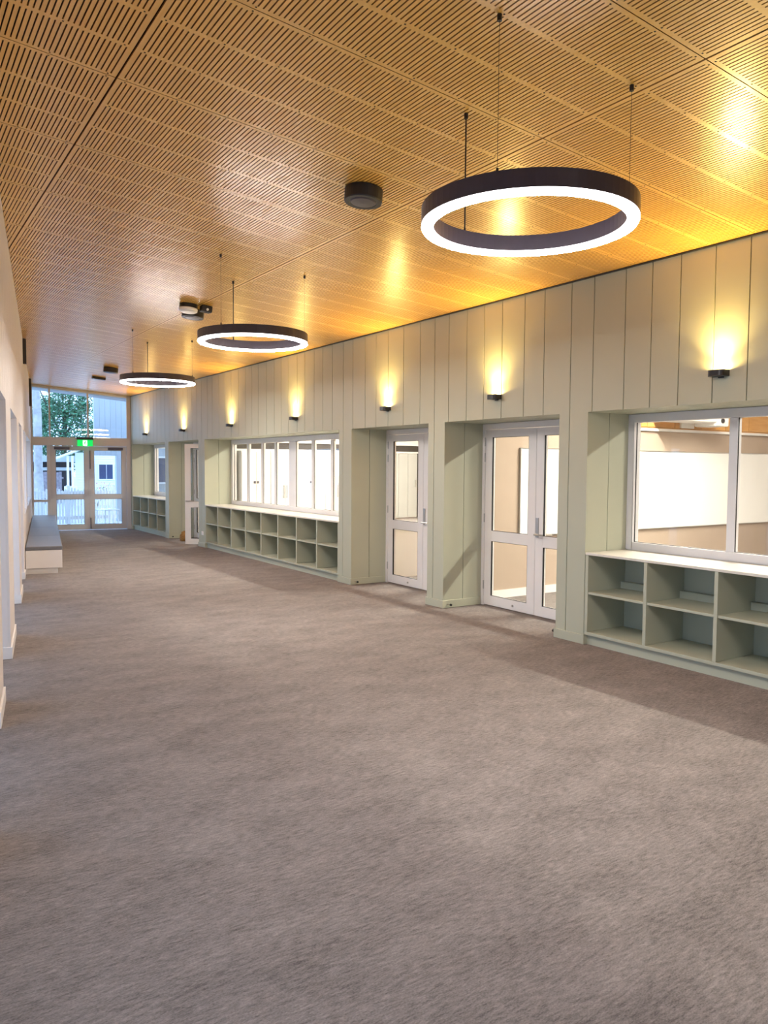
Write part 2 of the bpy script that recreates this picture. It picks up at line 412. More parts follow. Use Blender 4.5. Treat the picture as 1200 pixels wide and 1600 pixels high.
MB().box(7.75, XC, 20.3, 20.4, 0, 3.4).box(XB-.03, 7.75, 20.3, 20.4, 2.12, 3.4).box(XB-.03, 7.75, 20.3, 20.4, 0, .55).obj('wall_room_far', M['warm_white'], kind='structure')
B(XB-.1, XB, YN+.12, 20.4, 0, 3.4).obj('wall_room_corner', M['warm_white'], kind='structure')
B(XB-.08, XC+.1, -1.3, 20.4, 3.31, 3.42).obj('ceiling_classroom', M['white'], kind='structure')
MB().prism([(-2.2, Y0-.1), (W+.1, Y0-.1), (W+.1, Y0), (-2.2, Y0)], 0, lambda p: cz(p[0])+.1).obj('wall_behind', M['warm_white'], kind='structure')

# ------------------------------------------------------------------ windows and doors (local x left to right from the corridor, y away, z up)
RZ_R = -math.pi/2; RZ_L = math.pi/2-ANG; RZ_E = -ANG
def frame_mb(w, z0, z1, fw_, d0, d1, head=None, sill=None):
    head = head or fw_; sill = sill or fw_
    return MB().box(0, fw_, d0, d1, z0, z1).box(w-fw_, w, d0, d1, z0, z1).box(fw_, w-fw_, d0, d1, z1-head, z1).box(fw_, w-fw_, d0, d1, z0, z0+sill)
def window_unit(name, loc, rz, w, z0, z1, mull, mat, fw_=.07, mw=.075, head=.075):
    fr = frame_mb(w, z0, z1, fw_, -.02, .07, head).obj(name, mat, kind='structure', bevel=.003)
    fr.location = loc; fr.rotation_euler = (0, 0, rz)
    xs = [fw_]
    for m_ in mull:
        x, ww = m_ if isinstance(m_, tuple) else (m_, mw)
        B(x-ww/2, x+ww/2, .004, .06, z0+fw_, z1-head).obj('mullion', mat, fr, bevel=.003); xs += [x-ww/2, x+ww/2]
    xs.append(w-fw_)
    for a, b in zip(xs[::2], xs[1::2]):
        p = B(a+.002, b-.002, .022, .028, z0+fw_, z1-head).obj('glass_pane', M['glass'], fr)
        MB().box(a, a+.004, .013, .022, z0+fw_, z1-head).box(b-.004, b, .013, .022, z0+fw_, z1-head).box(a, b, .013, .022, z0+fw_, z0+fw_+.004).obj('glazing_bead', M['gasket'], fr)
    return fr
yw = lambda y: (W+DEP, y, 0)
window_unit('window_1', yw(4.94), RZ_R, 5.28, .847, 2.105, [1.06, 2.06, 3.06, 4.06], M['alu'])
window_unit('window_2', yw(14.69), RZ_R, 5.24, .847, 2.105, [.76, 1.42, 1.98, (2.66, .26), 3.39, 4.03, 4.68], M['white'], head=.085)
window_unit('window_3', yw(19.80), RZ_R, 2.64, .847, 2.105, [.90, 1.75], M['white'], fw_=.09)
def left_at(y, t=.565): p = lm(t, y, 0); return (p[0], p[1], 0)
KL = math.sqrt(1+BL*BL)
window_unit('window_7', (XB, 20.33, 0), 0, 7.75-XB, .555, 2.115, [.85], M['white'], fw_=.06)
window_unit('window_4', left_at(L_W[0][0]+.0), RZ_L, (L_W[0][1]-L_W[0][0])*KL, .865, HL-.005, [.85], M['white'])
window_unit('window_5', left_at(L_W[1][0]), RZ_L, (L_W[1][1]-L_W[1][0])*KL, .865, HL-.005, [1.1, 2.25, 3.4], M['white'])
window_unit('window_6', left_at(L_N[0][0]), RZ_L, (L_N[0][1]-L_N[0][0])*KL, .865, HL-.005, [1.1, 2.2, 3.3, 4.4], M['white'])

def leaf_parts(par, w, mat, hinge_side, handle_side, z0=.012, z1=2.035, kick=True, closer=False, hb=.122):
    """one glazed door leaf, local x 0..w, front face y=0, thickness .045; children of par"""
    st = .115
    lf = MB().box(0, st, 0, .045, z0, z1).box(w-st, w, 0, .045, z0, z1).box(st, w-st, 0, .045, 1.95, z1).box(st, w-st, 0, .045, .757, .877).box(st, w-st, 0, .045, z0, hb)
    lf = lf.obj('door_leaf', mat, par, bevel=.002)
    for a, b in ((hb, .757), (.877, 1.95)):
        B(st+.001, w-st-.001, .022, .028, a, b).obj('glass_pane', M['glass'], lf)
        MB().box(st, st+.006, .002, .022, a, b).box(w-st-.006, w-st, .002, .022, a, b).box(st, w-st, .002, .022, a, a+.004).box(st, w-st, .002, .022, b-.004, b).obj('glazing_bead', M['gasket'], lf)
    if hinge_side is not None:
        x = -.004 if hinge_side == 0 else w+.004
        for z in (.24, 1.02, 1.72, 1.90): MB().tube((x, -.006, z-.05), (x, -.006, z+.05), .008).obj('hinge', M['steel'], lf)
    if handle_side is not None:
        s = 1 if handle_side == 0 else -1; x = .03 if handle_side == 0 else w-.03
        h = MB().box(x-.02, x+.02, -.010, 0, .86, 1.07)
        h.tube((x, -.05, .89), (x, 0, .89), .010).tube((x, -.05, .89), (x+s*.13, -.05, .89), .010)
        h.tube((x, .095, .89), (x, .045, .89), .010).tube((x, .095, .89), (x+s*.13, .095, .89), .010)
        h.obj('lever_handle', M['steel'], lf)
    if kick: MB().tube((w*.6, -.012, .06), (w*.6, 0, .06), .013).obj('floor_bolt', M['steel'], lf)
    return lf
def double_door(name, loc, rz, w, mat, head=2.105):
    fr = MB().box(0, .045, -.01, .09, 0, head).box(w-.045, w, -.01, .09, 0, head).box(.045, w-.045, -.01, .09, 2.042, head)
    fr = fr.obj(name, mat, kind='structure', bevel=.003); fr.location = loc; fr.rotation_euler = (0, 0, rz)
    lw = (w-.09-.012)/2
    a = leaf_parts(fr, lw, mat, 0, None); a.location = (.048, 0, 0)
    b = leaf_parts(fr, lw, mat, 1, 0); b.location = (.048+lw+.006, 0, 0)
    return fr
double_door('door_1', yw(7.05), RZ_R, 1.76, M['white'])
double_door('door_2', yw(9.10), RZ_R, 1.74, M['white'])
double_door('door_3', left_at(L_N[1][0]), RZ_L, (L_N[1][1]-L_N[1][0])*KL, M['white'], HL-.005)
double_door('door_4', left_at(L_N[2][0]), RZ_L, (L_N[2][1]-L_N[2][0])*KL, M['white'], HL-.005)
double_door('door_5', left_at(L_N[3][0]), RZ_L, (L_N[3][1]-L_N[3][0])*KL, M['white'], HL-.005)
double_door('door_6', left_at(L_N[4][0]), RZ_L, (L_N[4][1]-L_N[4][0])*KL, M['white'], HL-.005)
# the doorway with its near leaf standing open into the corridor
fr = MB().box(0, .045, -.01, .09, 0, 2.105).box(1.835, 1.88, -.01, .09, 0, 2.105).box(.045, 1.835, -.01, .09, 2.042, 2.105)
fr = fr.obj('door_7', M['white'], kind='structure', bevel=.003); fr.location = yw(16.92); fr.rotation_euler = (0, 0, RZ_R)
a = leaf_parts(fr, .88, M['white'], 0, None); a.location = (.048, 0, 0)
b = leaf_parts(fr, .77, M['white'], 0, 1); b.location = (1.845, -.03, 0); b.rotation_euler = (0, 0, math.radians(180+58))

# ------------------------------------------------------------------ exit wall: glazed screen with double doors
ELEN = (XN-XL_END)/math.cos(ANG)
def ez(x): return cz(XL_END + x*math.cos(ANG))
exf = MB(); D0, D1 = -.03, .09
XJ = [.0, .045, .345, .425, ELEN-.075, ELEN]       # left jamb | side light | post | doors | right jamb
exf.box(0, .045, D0, D1, 0, 2.06).box(.345, .425, D0, D1, 0, 2.06).box(ELEN-.10, ELEN, D0, D1, 0, 2.06)
exf.box(0, ELEN, D0-.02, D1, 2.06, 2.262)
exf.box(.045, .345, D0, D1, 0, .08).box(.045, .345, D0, D1, .70, .755)
for x0, x1 in ((0, .045), (.40, .44), (1.26, 1.30), (ELEN-.09, ELEN)):
    exf.prism([(x0, D0), (x1, D0), (x1, D1), (x0, D1)], 2.262, lambda p: ez(p[0])-.0)
exf.prism([(0, D0), (ELEN, D0), (ELEN, D1), (0, D1)], lambda p: ez(p[0])-.055, lambda p: ez(p[0])-.001)
exf = exf.obj('door_8', M['bronze'], kind='structure', bevel=.003)
exf.location = (XL_END, YL_END, 0); exf.rotation_euler = (0, 0, RZ_E)
for x0, x1, z0, z1 in ((.045, .345, .08, .70), (.045, .345, .755, 2.06)): B(x0, x1, .027, .033, z0, z1).obj('glass_pane', M['glass'], exf)
for x0, x1 in ((.045, .40), (.44, 1.26), (1.30, ELEN-.09)):
    MB().prism([(x0, .027), (x1, .027), (x1, .033), (x0, .033)], 2.262, lambda p: ez(p[0])-.055).obj('glass_pane', M['glass'], exf)
dw = (ELEN-.10-.425-.012)/2
for k in range(2):
    lf = leaf_parts(exf, dw+.0015, M['bronze'], k, None, z0=.012, z1=2.05, kick=False, hb=.14)
    lf.location = (.4265+k*(dw+.004), 0, 0)
    x = dw-.05 if k == 0 else .04
    MB().box(x-.012, x+.012, -.03, 0, .84, 1.0).obj('push_plate', M['bronze'], lf)
    cx = .08 if k == 0 else dw-.43
    MB().box(cx, cx+.35, -.055, 0, 1.965, 2.025).obj('door_closer', M['ringblack'], lf)
    if k: MB().box(.012, .03, -.03, 0, .03, .30).box(.012, .03, -.03, 0, 1.5, 1.95).obj('flush_bolt', M['ringblack'], lf)

# ------------------------------------------------------------------ cubby shelves with their worktops
def cubby(y1, width, n, label, wlabel):
    t = tag(empty('cubby_shelf', (W+.003, y1-.004, 0), RZ_R), label, 'shelf unit', 'built-in cubby shelves along the right wall')
    w = width-.008; D = .50; p = w/n; th = .032
    B(0, w, .035, D, .0, .085).obj('plinth', M['sage'], t)
    B(0, w, 0, D, .093, .12).obj('base_panel', M['sage'], t, bevel=.002)
    B(0, w, D, D+.012, .0935, .82).obj('back_panel', M['sage'], t)
    B(0, .034, 0, D, .121, .82).obj('side_panel', M['sage'], t, bevel=.002); B(w-.034, w, 0, D, .121, .82).obj('side_panel', M['sage'], t, bevel=.002)
    dm = B(-th/2, th/2, 0, D, .121, .82).mesh('divider', M['sage'], .002)
    for k in range(1, n):
        d = place('divider', dm, t); d.location = (k*p, 0, 0)
    sm = B(.0005, p-th-.001, .008, D-.001, .464, .486).mesh('shelf', M['sage'], .002)
    rm = B(.0005, p-th-.001, D-.06, D-.001, .487, .55).mesh('back_rail', M['sage'])
    for k in range(n):
        x = k*p+th/2
        for me, nm in ((sm, 'shelf'), (rm, 'back_rail')):
            s = place(nm, me, t); s.location = (x, 0, 0)
            if k == 0: s.location.x = .0345; s.scale.x = (p-th/2-.036)/(p-th)
            if k == n-1: s.scale.x = (p-th/2-.036)/(p-th)
    c = B(0, w, -.006, .60, .0, .022).obj('worktop', M['counter'], bevel=.003)
    c.location = (W+.003, y1-.004, .8215); c.rotation_euler = (0, 0, RZ_R); c.scale.y = .90
    tag(c, wlabel, 'worktop', 'pale worktops over the cubby shelves')
cubby(4.94, 5.29, 8, 'sage cubby shelf nearest the camera, under the two-pane whiteboard window', 'cream worktop on the nearest cubby shelf, at the right edge of frame')
cubby(14.69, 5.25, 8, 'long sage cubby shelf of two rows under the many-paned white window', 'cream worktop below the many-paned window, mid corridor')
cubby(19.80, 2.65, 4, 'short sage cubby shelf of four columns beside the exit doors', 'cream worktop on the short cubby shelf next to the exit doors')

# ------------------------------------------------------------------ ring pendants
def ring_pendant():
    t = empty('ring_pendant', (0, 0, 2.80))
    ro, ri = .533, .472
    MB().lathe([(ro, .020), (ro, .102), (ri, .102), (ri, .020)], 72, closed=True).obj('metal_band', M['ringblack'], t, bevel=0, smooth=False)
    dm = MB().lathe([(ro-.001, .0195), (ro-.001, .008)], 72, mi=1).lathe([(ro-.001, .008), (ro-.006, 0), (ri+.006, 0), (ri+.001, .008)], 72).lathe([(ri+.001, .008), (ri+.001, .0195)], 72, mi=1)
    dm.lathe([(ri+.001, .0195), (ro-.001, .0195)], 72, mi=1).obj('diffuser', [M['ring'], M['ringside']], t)
    return t
def hang(t, x, y, angs):
    t.location = (x, y, 2.80)
    for k, a in enumerate(angs):
        px, py = .503*math.cos(a), .503*math.sin(a); zc = cz(x+px)-2.80
        r = .0045 if k == 0 else .0012
        c = MB().tube((px, py, .1025), (px, py, zc-.028), r, 6).obj('suspension_cable', M['black'], t)
        MB().tube((px, py, zc-.03), (px, py, zc-.002), .011, 10).obj('ceiling_cup', M['black'], c)
        MB().tube((px, py, .1025), (px, py, .125), .006, 8).obj('cable_grip', M['black'], c)
RA = [math.radians(90), math.radians(211), math.radians(328)]
RINGS = [((2.769, 2.957), 'large black ring pendant, nearest of the lit hoops overhead'),
         ((3.154, 7.227), 'lit black ring pendant, second hoop along the corridor'),
         ((3.531, 11.545), 'smallest looking lit ring pendant, hung nearest the exit doors'),
         ((2.22, -2.40), 'added fill ring pendant, unseen behind the viewpoint, lighting the foreground')]  # last ring is an unseen addition that evens the light on the foreground carpet
rp = ring_pendant(); rings = [rp]+[copy_tree(rp) for _ in RINGS[1:]]
for t, ((x, y), lab) in zip(rings, RINGS):
    hang(t, x, y, RA); tag(t, lab, 'pendant light', 'lit ring pendants along the ceiling')

# ------------------------------------------------------------------ wall sconces (local: wall at y=0, body towards -y)
def sconce():
    t = empty('wall_sconce', (0, 0, 0))
    def outline(w, d, r=.035, n=6):
        p = [(-w/2, 0), (-w/2, -d+r)]
        for i in range(n+1):
            a = math.pi+math.pi/2*i/n; p.append((-w/2+r+r*math.cos(a), -d+r+r*math.sin(a)))
        for i in range(n+1):
            a = 1.5*math.pi+math.pi/2*i/n; p.append((w/2-r+r*math.cos(a), -d+r+r*math.sin(a)))
        return p+[(w/2, 0)]
    o, inn = outline(.132, .098), outline(.122, .093, .03)
    mb = MB(); n = len(o)
    mb.poly([(x, y, 0) for x, y in o][::-1])
    inn = [(x, min(y, -.005)) for x, y in inn]
    for i in range(n):
        j = (i+1) % n
        mb.poly([(*o[i], 0), (*o[j], 0), (*o[j], .046), (*o[i], .046)])
        mb.poly([(*o[i], .046), (*o[j], .046), (*inn[j], .046), (*inn[i], .046)])
        mb.poly([(*inn[i], .046), (*inn[j], .046), (*inn[j], .024), (*inn[i], .024)])
    mb.poly([(x, y, .024) for x, y in inn])
    mb.obj('body', M['black'], t)
    MB().tube((0, -.049, .025), (0, -.049, .036), .032, 20).obj('lens', M['sconce'], t)
    ld = bpy.data.lights.new('sconce_lamp', 'SPOT'); ld.energy = SCONCE_W; ld.color = (1.0, 0.68, 0.22)
    ld.spot_size = math.radians(128); ld.spot_blend = 0.75; ld.shadow_soft_size = 0.02
    lo = bpy.data.objects.new('lamp', ld); C.objects.link(lo); lo.parent = t; lo.location = (0, -.049, .040); lo.rotation_euler = (math.pi+math.radians(24), 0, 0)
    B(-.022, .022, -.012, 0, -.010, -.0005).obj('mounting_bracket', M['black'], t)
    return t
sc = sconce()
SY = [(3.623, 'black wall sconce nearest the camera, above the whiteboard window'),
      (6.169, 'black wall sconce above the white double doors'),
      (8.213, 'black wall sconce over the door with pale blinds behind'),
      (10.754, 'black wall sconce over the right half of the many-paned window'),
      (13.31, 'black wall sconce over the left half of the many-paned window'),
      (15.887, 'black wall sconce above the open door leaf'),
      (18.538, 'black wall sconce nearest the exit doors')]
for i, (y, lab) in enumerate(SY):
    o = sc if i == 0 else copy_tree(sc)
    o.location = (W-.0005, y, 2.303); o.rotation_euler = (0, 0, RZ_R); tag(o, lab, 'wall light', 'uplighting sconces on the right wall')

# ------------------------------------------------------------------ small ceiling fittings
def on_ceiling(o, x, y, drop=0.0):
    m = Matrix.Translation((x, y, cz(x)-.002-drop)) @ Matrix.Rotation(TH, 4, 'Y'); o.matrix_world = m; return o
def drum():
    t = empty('drum_fitting', (0, 0, 0))
    MB().lathe([(0, 0), (.131, 0), (.133, -.004), (.133, -.082), (.128, -.09), (.098, -.09), (.094, -.086), (0, -.086)], 40).obj('housing', M['black'], t)
    MB().lathe([(0, -.0862), (.09, -.0862), (.084, -.094), (0, -.098)], 40).obj('cover_disc', M['ringblack'], t)
    return t
d0 = drum()
for i, (x, y, lab) in enumerate(((2.905, 4.75, 'black drum ceiling fitting beside the nearest ring pendant'),
                                 (3.315, 9.40, 'black drum ceiling fitting next to the white disc'),
                                 (3.83, 15.45, 'black drum ceiling fitting near the exit doors'))):
    o = d0 if i == 0 else copy_tree(d0)
    on_ceiling(o, x, y); tag(o, lab, 'ceiling fitting', 'black drum fittings on the ceiling')
t = empty('smoke_detector', (0, 0, 0))
MB().lathe([(0, 0), (.105, 0), (.105, -.045), (0, -.045)], 32).obj('base', M['black'], t)
MB().lathe([(0, -.046), (.105, -.046), (.11, -.055), (.106, -.08), (.08, -.095), (0, -.099)], 32).obj('cover', M['plastic'], t)
tag(on_ceiling(t, 3.17, 9.14), 'white disc smoke detector with black base on the timber ceiling', 'smoke detector')
t = empty('sensor_box', (0, 0, 0))
MB().box(-.065, .065, -.05, .05, -.075, 0).obj('housing', M['black'], t, bevel=.012)
MB().tube((0, -.062, -.05), (0, -.05, -.05), .014, 12).obj('sensor_eye', M['plastic'], t)
tag(on_ceiling(t, 3.345, 9.03), 'small black box sensor right of the white disc on the ceiling', 'sensor')
t = empty('ceiling_speaker', (0, 0, 0))
MB().box(-.13, .13, -.06, .06, -.045, 0).obj('housing', M['black'], t, bevel=.006)
B(-.12, .12, -.05, .05, -.049, -.0455).obj('grille', M['ringblack'], t)
tag(on_ceiling(t, 3.99, 17.1), 'flat black oblong fitting on the ceiling before the exit screen', 'ceiling fitting')

# ------------------------------------------------------------------ exit sign over the doors
t = empty('exit_sign', (XL_END+1.18*math.cos(ANG), YL_END-1.18*math.sin(ANG)-.14, 2.05), RZ_E)
B(-.19, .19, -.045, .045, .155, .215).obj('housing', M['black'], t, bevel=.004)
B(-.19, .19, .046, .10, .16, .20).obj('wall_bracket', M['black'], t)
B(-.175, .175, -.012, .012, 0, .154).obj('sign_panel', M['exitgreen'], t)
B(-.048, .048, -.0135, -.0122, .012, .142).obj('doorway_mark', M['exitwhite'], t)
run = MB()                                           # running figure, green on white
run.lathe([(0, -.0005), (.012, -.0005), (.012, .0005), (0, .0005)], 12)
run.v = [(x+.008, -.0145+z, y+.122) for x, y, z in run.v]
def limb(p, q, w):
    dx, dz = q[0]-p[0], q[1]-p[1]; L = math.hypot(dx, dz); nx, nz = -dz/L*w/2, dx/L*w/2
    run.poly([(p[0]+nx, -.0143, p[1]+nz), (q[0]+nx, -.0143, q[1]+nz), (q[0]-nx, -.0143, q[1]-nz), (p[0]-nx, -.0143, p[1]-nz)])
for p, q, w in (((.004, .108), (-.006, .066), .022), ((.004, .103), (-.022, .092), .009), ((-.022, .092), (-.030, .074), .008), ((.004, .103), (.024, .088), .009), ((.024, .088), (.034, .098), .008),
                ((-.006, .068), (.014, .046), .012), ((.014, .046), (.004, .022), .010), ((-.006, .068), (-.020, .044), .012), ((-.020, .044), (-.040, .042), .010)): limb(p, q, w)
run.obj('running_figure', M['exitgreen'], t, recalc=False)
tag(t, 'lit green exit sign with white running figure above the glazed exit doors', 'exit sign')

# ------------------------------------------------------------------ bench along the left wall
yb = 12.36; bl = (YL_END-.35-yb)*KL
t = empty('window_bench', (lx(yb)-LNV.x*.004, yb, 0), RZ_L)
BD = .50                                               # local x along the wall, y into the wall: bench lies at -y
B(.03, bl, -BD+.06, -.004, 0, .082).obj('plinth', M['white'], t)
B(0, bl, -BD, -.004, .083, .345).obj('base', M['white'], t, bevel=.003)
k = 4
for i in range(k):
    B(i*bl/k+.002, (i+1)*bl/k-.002, -BD-.004, -.006, .346, .405).obj('seat_pad', M['cushion'], t, bevel=.012)
tag(t, 'long white boxed bench with slate grey seat pads along the left windows', 'bench')

# ------------------------------------------------------------------ little things near the floor
t = empty('doorstop_bag', (5.50, 16.22, 0))
mb = MB(); rows = [(0, .095, .075), (.06, .10, .08), (.13, .095, .07), (.165, .07, .03), (.19, .075, .016), (.205, .045, .010)]
n = 16
for z, a, b_ in rows:
    for i in range(n):
        an = 2*math.pi*i/n; cc, ss = math.cos(an), math.sin(an)
        mb.v.append((a*math.copysign(abs(cc)**.6, cc), b_*math.copysign(abs(ss)**.6, ss), z))
for r in range(len(rows)-1):
    for i in range(n):
        j = (i+1) % n; mb.f.append((r*n+i, r*n+j, (r+1)*n+j, (r+1)*n+i)); mb.mi.append(0)
mb.f.append(tuple(reversed(range(n)))); mb.f.append(tuple(range((len(rows)-1)*n, len(rows)*n))); mb.mi += [0, 0]
mb.obj('sack', M['leather'], t, smooth=True)
MB().lathe([(.030, 0), (.034, .004), (.030, .008), (.026, .004)], 16, (0, 0, .205), closed=True).obj('carry_loop', M['leather'], t)
tag(t, 'small brown weighted doorstop bag on the carpet behind the open door', 'doorstop')
t = empty('power_outlet', (W-.0005, 14.815, .276), RZ_R)
B(-.058, .058, -.010, 0, -.036, .036).obj('faceplate', M['plastic'], t, bevel=.003)
for x in (-.03, .03): B(x-.012, x+.012, -.0135, -.0102, .006, .024).obj('switch', M['white'], t)
tag(t, 'white power outlet low on the pier right of the open door', 'power outlet')
def door_stop(): 
    s = empty('door_stop', (0, 0, 0))
    MB().tube((0, 0, 0), (0, -.05, 0), .008, 10).obj('rod', M['steel'], s); MB().tube((0, -.0505, 0), (0, -.068, 0), .013, 12).obj('rubber_tip', M['gasket'], s)
    return s
s0 = door_stop()
for i, (x, y, rz, lab) in enumerate(((W+.06, 7.05-.0135, 0, 'steel door stop on the skirting at the left of the double doors'),
                                      (W+.06, 9.10-.0135, 0, 'steel door stop on the skirting by the door with blinds'),
                                      (W+.06, 16.92-.0135, 0, 'steel door stop on the skirting beside the doorstop bag'),
                                      (W+.05, 5.29+.0135, math.pi, 'steel door stop peeping out at the right of the double doors'))):
    s = s0 if i == 0 else copy_tree(s0)
    s.location = (x, y, .045); s.rotation_euler = (0, 0, rz); tag(s, lab, 'door stop', 'door stops on the skirting')

# ------------------------------------------------------------------ classroom things
t = empty('whiteboard', (6.72, 7.254, .76))
B(0, 5.4, -.022, -.001, 0, 1.08).obj('writing_surface', M['board'], t)
frm = MB().box(-.012, 0, -.026, -.001, -.012, 1.092).box(5.4, 5.412, -.026, -.001, -.012, 1.092).box(0, 5.4, -.026, -.001, 1.08, 1.092).box(0, 5.4, -.026, -.001, -.012, 0)
frm.obj('frame', M['steel'], t)
tag(t, 'long wall-mounted whiteboard on the beige classroom wall', 'whiteboard')
t = empty('projector', (10.0, 7.205, 2.24))
B(-.80, .02, -.42, 0, .02, .09).obj('arm_cover', M['plastic'], t, bevel=.02)
B(.021, .34, -.40, -.05, -.03, .13).obj('body', M['plastic'], t, bevel=.02)
MB().tube((.18, -.40, .05), (.18, -.415, .05), .035, 16).obj('lens', M['gasket'], t)
B(-.2, .1, 0, .03, -.05, .16).obj('wall_bracket', M['plastic'], t)
tag(t, 'white short-throw projector on an arm above the whiteboard', 'projector')
def batten(x, y, lab):
    t = empty('ceiling_batten', (x, y, 3.308)); 
    B(-.08, .08, -1.0, 1.0, -.06, 0).obj('housing', M['plastic'], t)
    B(-.07, .07, -.99, .99, -.07, -.061).obj('diffuser', M['batten'], t)
    tag(t, lab, 'ceiling light', 'classroom ceiling battens')
for x, y, lab in ((8.4, 1.2, 'white ceiling batten in the whiteboard classroom, end near the camera'), (8.4, 5.4, 'white ceiling batten in the whiteboard classroom, end near the whiteboard'),
                  (8.4, 9.4, 'white ceiling batten in the cupboard classroom, end by the blinds door'), (8.4, 12.8, 'white ceiling batten in the cupboard classroom, end by the cupboards'),
                  (8.4, 17.6, 'white ceiling batten in the far room behind the open door')): batten(x, y, lab)
# white cupboards along the end wall of the second classroom, dark band above
B(XB, XC, 14.90, 14.929, 1.95, 2.08).obj('trim_5', M['dark_band'], kind='structure')
B(XB, XC, 14.87, 14.929, 2.085, 2.12).obj('trim_6', M['white'], kind='structure'); B(XB, XC, 14.87, 14.929, 1.91, 1.945).obj('trim_7', M['white'], kind='structure')
x = XB+.03
for i in range(4):
    t = empty('wall_cupboard', (x, 14.929, 0)); w = .62
    B(0, w, -.40, -.001, 0, 1.90).obj('carcass', M['white'], t)
    for j in range(2):
        dr = B(j*w/2+.003, (j+1)*w/2-.003, -.42, -.401, .06, 1.88).obj('door', M['white'], t, bevel=.002)
        hx = w/2+(-.035 if j == 0 else .035)
        if i in (1, 3): MB().tube((hx, -.45, .95), (hx, -.45, 1.22), .010, 8).tube((hx, -.45, .97), (hx, -.42, .97), .007).tube((hx, -.45, 1.2), (hx, -.42, 1.2), .007).obj('handle', M['steel'], dr)
        else: B(hx-.02, hx+.02, -.435, -.42, 1.25, 1.30).obj('latch', M['ringblack'], dr)
    tag(t, ('first', 'second', 'third', 'fourth')[i]+' white cupboard from the window end on the classroom end wall', 'cupboard', 'white cupboards along the classroom end wall'); x += w+.01
t = empty('vertical_blind', (9.92, 14.90, .44))
for i in range(5): MB().box(i*.132, i*.132+.128, -.03-(i % 2)*.012, -.02-(i % 2)*.012, 0, 1.46).obj('slat', M['blind'], t)
B(.665, .80, -.035, 0, -.01, 1.47).obj('side_channel', M['dark_band'], t)
MB().tube((.59, -.06, .70), (.59, -.06, .86), .012).obj('pull', M['steel'], t)
tag(t, 'pale vertical blind seen through the glass of the second door', 'blind')
t = empty('low_cupboard', (6.075, 9.38, 0))
B(0, .66, 0, 5.0, 0, .70).obj('carcass', M['white'], t); B(0, .675, -.015, 5.01, .7005, .73).obj('top', M['counter'], t, bevel=.003)
for j in range(6): B(.6605, .678, .02+j*.83, .84+j*.83, .06, .69).obj('door', M['white'], t, bevel=.002)
tag(t, 'low white cupboard run under the classroom side of the many-paned window', 'cupboard')

# ------------------------------------------------------------------ outdoors
MB().prism([(XL_END-.6, YL_END+.15), (XN+.3, YN+.15), (XN+.3, YN+.8), (XL_END-.6, YL_END+.8)], lambda p: cz(p[0])-.06, lambda p: cz(p[0])+.16).obj('roof_eave', M['cladding'], kind='structure')
wing = MB().box(5.24, 9.5, 23.015, 23.2, 1.87, 3.75).box(5.83, 9.5, 23.015, 23.2, -.13, 1.87).obj('wall_wing', M['cladding'], kind='structure')
wn = frame_mb(.46, 1.05, 1.86, .05, -.05, .01).obj('window', M['cottage'], wing); wn.location = (6.86, 22.999, 0)
B(.05, .41, -.02, -.012, 1.10, 1.81).obj('pane', M['blueglass'], wn)
x = 5.22
while x < 7.6:
    B(x, x+.146, 23.0, 23.014, 1.86 if x < 5.8 else -.12, 3.74).obj('cladding_board', M['cladding'], wing); x += .15
# picket fence
def picket_fence():
    t = empty('picket_fence', (3.2, 22.0, -.015))
    L = 2.35; n = int(L/.078)
    for z, hh in ((.16, .09), (.74, .17)): B(0, L, 0, .035, z, z+hh).obj('rail', M['picket'], t)
    for i in range(n):
        x = i*.078; h = .93+.08*abs(math.sin(math.pi*i/6.0))
        pts = [(x, .05), (x+.050, .05), (x+.050, h-.025), (x+.043, h-.006), (x+.025, h+.004), (x+.007, h-.006), (x, h-.025)]
        mb = MB().prism(pts, -.02, -.002); mb.v = [(a, c, b) for a, b, c in mb.v]; mb.obj('picket', M['picket'], t)
    for x in (.0, 1.12, 2.30): B(x-.045, x+.045, .036, .12, 0, 1.06).obj('post', M['picket'], t)
    tag(t, 'white picket fence with scalloped top outside the exit doors', 'fence')
picket_fence()
t = empty('garden_chair', (5.15, 21.35, -.015), math.radians(20))
for sx in (-.2, .2):
    for sy in (-.2, .2): MB().tube((sx, sy, 0), (sx*.9, sy*.9, .42), .018, 8).obj('leg', M['picket'], t)
B(-.23, .23, -.23, .23, .42, .45).obj('seat', M['picket'], t, bevel=.01)
tag(t, 'white slatted garden stool outside the right exit door', 'stool')
# gum tree trunk close to the fence
def trunk(name, pts, mat, parent):
    mb = MB(); k = 14
    for (x, y, z), r in pts:
        for i in range(k): mb.v.append((x+r*math.cos(2*math.pi*i/k), y+r*math.sin(2*math.pi*i/k), z))
    for q in range(len(pts)-1):
        for i in range(k):
            j = (i+1) % k; mb.f.append((q*k+i, q*k+j, (q+1)*k+j, (q+1)*k+i)); mb.mi.append(0)
    return mb.obj(name, mat, parent, smooth=True)
def crown(name, blobs, mat, parent, n, size):
    mb = MB()
    for (c, r) in blobs:
        for _ in range(int(n*r[0]*r[2])):
            v = Vector((random.gauss(0, 1), random.gauss(0, 1), random.gauss(0, 1))).normalized()*random.uniform(.55, 1.0)
            p = Vector((c[0]+v.x*r[0], c[1]+v.y*r[1], c[2]+v.z*r[2]))
            a = Vector((random.gauss(0, 1), random.gauss(0, 1), random.gauss(0, .6))).normalized(); b_ = a.orthogonal().normalized()
            b_.rotate(Matrix.Rotation(random.uniform(0, 6.28), 3, a)); s = size*random.uniform(.6, 1.3)
            mb.poly([p-a*s, p+b_*s*.45, p+a*s, p-b_*s*.45])
    o = mb.obj(name, mat, parent, recalc=False); o['kind'] = 'stuff'; return o
t = empty('gum_tree', (4.42, 27.0, -.14))
